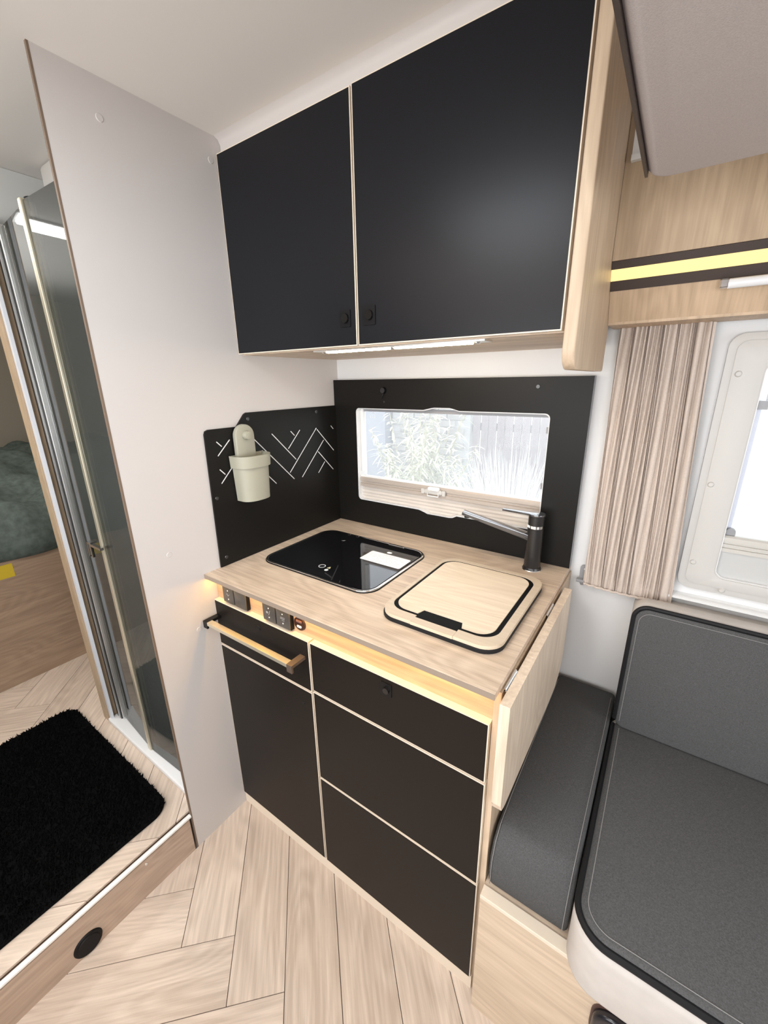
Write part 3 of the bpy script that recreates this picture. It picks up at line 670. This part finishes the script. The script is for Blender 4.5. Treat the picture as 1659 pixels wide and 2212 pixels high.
# profile along y, swept in x, with a rolled front edge
pf = [(-0.600, 0.394), (-0.608, 0.43), (-0.606, 0.475), (-0.592, 0.512), (-0.565, 0.533), (-0.50, 0.541), (-0.3, 0.545), (-0.05, 0.546), (-0.02, 0.538), (-0.008, 0.515), (-0.006, 0.394)]
plate(pf, [], 'x', 0.8715, 1.030, bm)
obj('pad', bm, fab2, sc, bevel=0.010, seg=3, smooth=True, ang=60)
for x in (0.8785, 1.0215):
    pts = [(x, y-0.0, z+0.0015) for y, z in [(-0.6105, 0.41), (-0.609, 0.475), (-0.594, 0.5135), (-0.566, 0.5345), (-0.50, 0.5425), (-0.3, 0.5465), (-0.06, 0.5475)]]
    obj('seam', tube(pts, 0.0007, 6), thread, sc)
ss = thing('bench_cushion', 'large dark grey seat cushion with black piping and beige side', 'cushion')
XS, XE, YS = 1.037, 2.0, -0.668
def outl(x0, x1, y0, y1, r): return rr(x0, x1, y0, y1, [r, 0.02, 0.02, 0.02], 8)
obj('skirt', plate(outl(XS-0.004, XE, YS-0.006, -0.10, 0.055), [], 'z', 0.397, 0.526), suede, ss, bevel=0.016, seg=4, smooth=True, ang=60)
obj('top_pad', plate(outl(XS+0.004, XE, YS+0.004, -0.125, 0.055), [], 'z', 0.50, 0.541), fab, ss, bevel=0.010, seg=4, smooth=True, ang=60)
def path_round(x0, x1, y0, y1, r, z):
    p = [(x0, y1, z)]
    p += [(x0, y0+r+(y1-y0-r)*(1-i/8), z) for i in range(1, 8)]
    p += [(x0+r+r*math.cos(a), y0+r+r*math.sin(a), z) for a in [PI+i*PI/20 for i in range(11)]]
    p += [(x0+r+(x1-x0-r)*i/6, y0, z) for i in range(1, 7)]
    return p
obj('piping', tube(path_round(XS+0.001, XE, YS+0.001, -0.14, 0.055, 0.531), 0.0062, 8), black_rub, ss, smooth=True)
obj('seam', tube(path_round(XS+0.016, XE, YS+0.016, -0.16, 0.042, 0.5413), 0.0007, 6), thread, ss)
br = thing('back_cushion', 'dark grey backrest cushion with black piping below the window', 'cushion')
TZ, BZ = 0.884, 0.5425
def lean(bmx):
    for v in bmx.verts:
        t = (v.co.z-BZ)/(TZ-BZ); v.co.y += 0.037*t
    return bmx
bm = plate(rr(1.034, 2.0, BZ, TZ+0.003, [0.02, 0.02, 0.02, 0.032], 8), [], 'y', -0.147, -0.100); bmesh.ops.recalc_face_normals(bm, faces=bm.faces)
obj('body', lean(bm), suede, br, bevel=0.012, seg=3, smooth=True, ang=60)
fpn = rr(1.040, 2.0, BZ, TZ-0.004, [0.02, 0.02, 0.02, 0.030], 8)
bm = plate(fpn, [], 'y', -0.159, -0.138)
obj('front_pad', lean(bm), fab, br, bevel=0.007, seg=3, smooth=True, ang=60)
def bpath(x0, zt, r, y):
    p = [(x0, y, BZ+0.02+(zt-r-BZ-0.02)*i/10) for i in range(10)]
    p += [(x0+r+r*math.cos(a), y, zt-r+r*math.sin(a)) for a in [PI-i*PI/20 for i in range(11)]]
    p += [(x0+r+(1.95-x0-r)*i/6, y, zt) for i in range(1, 7)]
    return [(a, b+0.037*(c-BZ)/(TZ-BZ), c) for a, b, c in p]
obj('piping', tube(bpath(1.038, TZ-0.001, 0.032, -0.154), 0.0056, 8), black_rub, br, smooth=True)
obj('seam', tube(bpath(1.050, TZ-0.014, 0.026, -0.1597), 0.0007, 6), thread, br)
bs = thing('upholstered_panel', 'beige upholstered panel behind the backrest cushion', 'panel')
obj('panel', plate(rr(1.032, 2.0, 0.40, 0.868, [0.01, 0.01, 0.01, 0.03], 8), [], 'y', -0.062, -0.004), suede, bs, bevel=0.008, seg=2, smooth=True)

# ================================================================== SHOWER + REAR
sh = thing('shower_cabin', 'shower cabin with smoked folding glass door left of the partition', 'shower')
obj('threshold', B(-0.62, -0.007, -0.765, -0.705, 0.1405, 0.160), whitep, sh, bevel=0.004, seg=3, smooth=True)
obj('tray', B(-0.60, -0.017, -0.705, -0.012, 0.1405, 0.149), whitep, sh)
obj('lining_back', B(-0.605, -0.017, -0.012, -0.002, 0.149, 1.999), shw_in, sh)
obj('lining_left', B(-0.614, -0.604, -0.715, -0.002, 0.149, 1.999), shw_in, sh)
obj('lining_right', B(-0.0095, -0.0065, -0.70, -0.012, 0.149, 1.999), shw_in, sh)
def pane(x0, y0, x1, y1, z0, z1, nm='glass_panel'):
    d = Vector((x1-x0, y1-y0)).normalized(); n = Vector((-d.y, d.x))*0.0025
    pts = [(x0-n.x, y0-n.y), (x1-n.x, y1-n.y), (x1+n.x, y1+n.y), (x0+n.x, y0+n.y)]
    return obj(nm, plate(pts, [], 'z', z0, z1), shw_gl, sh)
pane(-0.560, -0.722, -0.338, -0.740, 0.163, 1.838); pane(-0.322, -0.740, -0.022, -0.728, 0.163, 1.845)
obj('post', B(-0.338, -0.322, -0.748, -0.732, 0.160, 1.850), brass, sh, bevel=0.002)
obj('post', B(-0.343, -0.338, -0.746, -0.734, 0.160, 1.850), mat('dark_frame', (0.05, 0.05, 0.05), 0.3, 0.5), sh)
obj('post', B(-0.568, -0.559, -0.732, -0.716, 0.160, 1.845), alu, sh, bevel=0.001)
obj('post', B(-0.606, -0.570, -0.735, -0.722, 0.160, 1.86), MAT['dark_frame'], sh)
obj('post', B(-0.584, -0.579, -0.738, -0.735, 0.160, 1.86), alu, sh)
obj('frame_strip', B(-0.622, -0.605, -0.757, -0.748, 0.1405, 1.999), mat('pale_grey_profile', (0.62, 0.64, 0.68), 0.4), sh)
bm = bmesh.new(); box(bm, -0.402, -0.380, -0.760, -0.740, 0.953, 0.959); box(bm, -0.402, -0.397, -0.760, -0.752, 0.910, 0.953); box(bm, -0.385, -0.380, -0.760, -0.752, 0.910, 0.953)
obj('handle', bm, chrome, sh)
obj('latch', B(-0.380, -0.310, -0.760, -0.750, 0.948, 0.956), chrome, sh)
jb = obj('wall_shower', B(-0.668, -0.6235, -0.762, 0.0, 0.1405, 2.0), wood('jamb_oak', (0.48, 0.36, 0.24), (0.36, 0.26, 0.17), 'z'), kind='structure')
hs = thing('shower_rail', 'black hand shower on its rail seen through the smoked glass', 'hand shower')
obj('rail', tube([(-0.560, -0.60, 1.25), (-0.560, -0.60, 1.90)], 0.008, 10), black_pl, hs, smooth=True)
bm = bmesh.new(); tube([(-0.545, -0.60, 1.84), (-0.535, -0.62, 1.90), (-0.530, -0.63, 1.915)], 0.012, 10, bm=bm); obj('holder', bm, black_pl, hs, smooth=True)
bm = CY((-0.528, -0.64, 1.90), 'z', 0.022, 0.026, 0.018, n=20); obj('spray_head', bm, black_pl, hs, smooth=True)
sf = tag(obj('shower_shelf', B(-0.603, -0.50, -0.64, -0.32, 1.555, 1.575), black_pl, bevel=0.004), 'black ledge inside the shower behind the smoked glass', 'shelf')
cbx = tag(obj('ceiling_duct', plate(rr(-0.53, -0.10, -0.62, -0.30, 0.03), [], 'z', 1.941, 1.999), creamp, bevel=0.01, smooth=True), 'cream rounded block under the ceiling above the shower', 'duct')

# rear bed
bed = thing('rear_bed', 'rear bed with oak side panel beyond the shower', 'bed')
bp_ = wood('bed_oak', (0.36, 0.255, 0.175), (0.25, 0.17, 0.115), 'y')
obj('side_panel', B(-1.22, -1.20, -1.9, -0.004, 0.1405, 0.722), bp_, bed)
obj('base', B(-2.65, -1.22, -1.9, -0.004, 0.1405, 0.715), bp_, bed)
bl = bmesh.new()
NX, NY = 60, 70
def hz(x, y):
    e = min(1, max(0, (-1.165-x)/0.10)); e2 = math.sqrt(max(0, 1-(1-e)**2))
    wv = 0.030*math.sin(9*y+6*x)+0.018*math.sin(23*y-9*x+1)+0.012*math.sin(31*x+13*y)
    return 0.735+e2*(0.20+0.10*min(1, max(0, (-1.2-x)/0.5)))+wv*e2
g = [[bl.verts.new((-1.165-(i/NX)**1.6*1.4+0.012*math.sin(j*0.6), -1.85+1.80*j/NY, hz(-1.165-(i/NX)**1.6*1.4, -1.85+1.80*j/NY))) for j in range(NY+1)] for i in range(NX+1)]
for i in range(NX):
    for j in range(NY): bl.faces.new((g[i][j], g[i][j+1], g[i+1][j+1], g[i+1][j]))
for j in range(NY):
    a, b = g[0][j], g[0][j+1]; c = bl.verts.new((a.co.x-0.02, a.co.y, 0.715)); d = bl.verts.new((b.co.x-0.02, b.co.y, 0.715)); bl.faces.new((a, c, d, b))
tag(obj('blanket', bl, mat('green_blanket', (0.078, 0.095, 0.085), 0.95, spec=0.1, noise=0.25, nscale=40), smooth=True, ang=180), 'rumpled dark green blanket spread over the rear bed', 'blanket')
tag(obj('sticker', B(-1.1998, -1.199, -0.90, -0.792, 0.640, 0.700), mat('yellow_sticker', (0.55, 0.40, 0.02), 0.5)), 'small yellow sticker on the oak bed side', 'sticker')
cl = thing('ceiling_lamp', 'white light panel on the rear ceiling mirrored in the shower glass', 'lamp')
obj('diffuser', plate(rr(-1.075, -0.96, -1.5, -0.84, 0.01), [], 'z', 1.986, 1.992), led_ceil, cl)
obj('housing', plate(rr(-1.085, -0.95, -1.51, -0.83, 0.01), [], 'z', 1.992, 1.9995), whitep, cl)

# rug
rg = thing('bath_mat', 'shaggy black mat on the raised floor beside the shower', 'mat')
MX0, MX1, MY0, MY1 = -0.83, -0.078, -1.55, -0.812
ru = mat('black_pile', (0.004, 0.004, 0.0042), 1.0, spec=0.05, noise=0.5, nscale=300)
obj('backing', plate(rr(MX0, MX1, MY0, MY1, 0.055, 8), [], 'z', 0.1405, 0.150), ru, rg, bevel=0.003)
bm = bmesh.new(); random.seed(5); nt_ = 0
def inside(x, y, r=0.055):
    dx = max(MX0+r-x, 0, x-(MX1-r)); dy = max(MY0+r-y, 0, y-(MY1-r)); return dx*dx+dy*dy <= r*r
while nt_ < 26000:
    x, y = random.uniform(MX0, MX1), random.uniform(MY0, MY1)
    if not inside(x, y): continue
    edge = min(x-MX0, MX1-x, y-MY0, MY1-y) < 0.02
    h = random.uniform(0.008, 0.016); a = random.uniform(0, 2*PI); l = random.uniform(0.002, 0.009)
    tip = Vector((x+l*math.cos(a), y+l*math.sin(a), 0.149+h*(0.7 if edge else 1))); s = 0.0028
    b = [bm.verts.new((x+s*math.cos(a+k*2.094), y+s*math.sin(a+k*2.094), 0.1485)) for k in range(3)]; t = bm.verts.new(tip)
    for k in range(3): bm.faces.new((b[k], b[(k+1) % 3], t))
    nt_ += 1
me = bpy.data.meshes.new('pile'); bm.to_mesh(me); bm.free(); me.materials.append(ru)
o = bpy.data.objects.new('pile', me); link(o, rg, 'stuff')

# ================================================================== OUTSIDE
GZ = -0.65
lawn = obj('lawn', B(-12, 16, 0.6, 30, GZ-0.1, GZ), mat('lawn_green', (0.36, 0.385, 0.27), 0.9, noise=0.25, nscale=6)); lawn['kind'] = 'structure'
bw = thing('brick_wall', 'pale brick garden pier behind the leafy shrub', 'wall')
obj('mortar', B(-1.75, -0.75, 3.02, 3.20, GZ, 1.5), mat('mortar', (0.33, 0.325, 0.32), 0.9), bw)
brm = mat('brick_pale', (0.24, 0.225, 0.21), 0.9, noise=0.2, nscale=9); bme = None
for r in range(26):
    for c in range(5):
        x = -1.75+c*0.21-(0.105 if r % 2 else 0)
        if x < -1.76 or x+0.2 > -0.74 and not x+0.2 <= -0.74: continue
        if bme is None:
            o = obj('brick', B(0, 0.198, 0, 0.03, 0, 0.064), brm, bw, bevel=0.003, seg=1); bme = o.data
        else: o = bpy.data.objects.new('brick', bme); link(o, bw)
        o.location = (x, 3.0, GZ+0.02+r*0.078)
gw = thing('garden_shed', 'blue-grey rendered outbuilding wall at the left of the view', 'shed')
obj('wall', B(-3.6, -1.78, 2.9, 3.3, GZ, 1.6), mat('blue_grey_render', (0.20, 0.205, 0.24), 0.8), gw)
obj('door_frame', B(-2.35, -2.30, 2.88, 2.9, GZ, 1.35), whitep, gw); obj('roof_edge', B(-3.7, -1.74, 2.84, 3.3, 1.6, 1.66), greyp, gw)
fn = thing('garden_fence', 'reddish vertical slat fence beyond the ornamental grass', 'fence')
fme = None; fm = mat('fence_red', (0.235, 0.195, 0.20), 0.85, noise=0.15, nscale=8)
for k in range(19):
    if fme is None: o = obj('slat', B(0, 0.078, 0, 0.02, GZ, 1.5), fm, fn, bevel=0.002, seg=1); fme = o.data
    else: o = bpy.data.objects.new('slat', fme); link(o, fn)
    o.location = (-0.73+k*0.088, 3.05+(0.012 if k % 2 else 0), 0)
obj('rail', B(-0.75, 0.95, 3.09, 3.13, 0.9, 0.98), fm, fn); obj('rail', B(-0.75, 0.95, 3.09, 3.13, -0.3, -0.22), fm, fn)
def strip_leaf(bm, p, d, l, w, droop):
    p = Vector(p); d = Vector(d).normalized(); s = d.cross(Vector((0, 0, 1))); s = s.normalized() if s.length > .01 else Vector((1, 0, 0))
    prev = None; n = 4
    for i in range(n+1):
        t = i/n; c = p+d*l*t+Vector((0, 0, -droop*l*t*t)); ww = w*math.sin(PI*min(0.999, max(0.12, t*0.9+0.1)))
        cur = (bm.verts.new(c-s*ww), bm.verts.new(c+s*ww))
        if prev: bm.faces.new((prev[0], prev[1], cur[1], cur[0]))
        prev = cur
random.seed(21)
shb = thing('leafy_shrub', 'pale yellow-green leafy shrub outside the kitchen window', 'shrub')
bl1 = bmesh.new(); bs1 = bmesh.new()
for b in range(48):
    a = random.uniform(0, 2*PI); base = Vector((-0.92, 2.2, GZ)); h = random.uniform(1.0, 1.95); r = random.uniform(0.1, 0.62)
    pts = [base+Vector((math.cos(a)*r*t**1.3, math.sin(a)*r*0.6*t**1.3, h*t)) for t in [i/6 for i in range(7)]]
    tube(pts, 0.004, 5, bm=bs1)
    for k in range(56):
        t = random.uniform(0.45, 1); i = min(5, int(t*6)); p = pts[i].lerp(pts[i+1], t*6-i)
        d = Vector((random.uniform(-1, 1), random.uniform(-1, 1), random.uniform(-.3, .6)))
        strip_leaf(bl1, p, d, random.uniform(0.07, 0.14), 0.010, 0.4)
o = obj('foliage', bl1, mat('leaf_pale', (0.62, 0.62, 0.46), 0.6, noise=0.2, nscale=5), shb); o['kind'] = 'stuff'
obj('stems', bs1, mat('stem', (0.35, 0.32, 0.2), 0.8), shb)
og = bmesh.new()
for k in range(1500):
    a = random.uniform(0, 2*PI); r = random.uniform(0, 0.22); x, y = 0.12+r*math.cos(a), 1.75+r*math.sin(a)
    h = random.uniform(1.0, 1.68); lean_ = random.uniform(0.1, 0.6); w = 0.0042; prev = None
    for i in range(7):
        t = i/6; c = Vector((x+math.cos(a)*lean_*t*t, y+math.sin(a)*lean_*0.6*t*t, GZ+h*(t-0.25*lean_*t*t*t))); ww = w*(1-t*0.85)
        s = Vector((-math.sin(a), math.cos(a), 0))
        cur = (og.verts.new(c-s*ww), og.verts.new(c+s*ww))
        if prev: og.faces.new((prev[0], prev[1], cur[1], cur[0]))
        prev = cur
og2 = obj('ornamental_grass', og, mat('grass_straw', (0.66, 0.66, 0.60), 0.7)); og2['kind'] = 'stuff'
tag(og2, 'tall pale ornamental grass clump outside the kitchen window', 'grass')
hse = thing('neighbour_house', 'distant pale brick house beyond the lawn through the seat window', 'house')
def brickmat():
    m = bpy.data.materials.new('house_brick'); m.use_nodes = True; nt = m.node_tree; b = nt.nodes['Principled BSDF']
    tc = nt.nodes.new('ShaderNodeTexCoord'); mp = nt.nodes.new('ShaderNodeMapping'); mp.inputs['Rotation'].default_value = (math.radians(90), 0, 0)
    t = nt.nodes.new('ShaderNodeTexBrick'); t.inputs['Scale'].default_value = 2.0; t.inputs['Color1'].default_value = (.36, .31, .30, 1); t.inputs['Color2'].default_value = (.33, .30, .29, 1); t.inputs['Mortar'].default_value = (.42, .42, .42, 1)
    nt.links.new(tc.outputs['Object'], mp.inputs[0]); nt.links.new(mp.outputs[0], t.inputs['Vector']); nt.links.new(t.outputs['Color'], b.inputs['Base Color']); return m
obj('wall', B(1.5, 12, 14, 20, GZ, 3.5), brickmat(), hse)
bm = plate([(13.6, 3.4), (20.4, 3.4), (17, 6)], [], 'x', 1.2, 12.3); obj('roof', bm, mat('roof_grey', (0.2, 0.2, 0.22), 0.8), hse)
w_ = obj('window', B(2.9, 4.1, 13.97, 14.0, 0.6, 1.5), whitep, hse); obj('window_glass', B(3.0, 4.0, 13.955, 13.97, 0.7, 1.4), black_gl, w_)
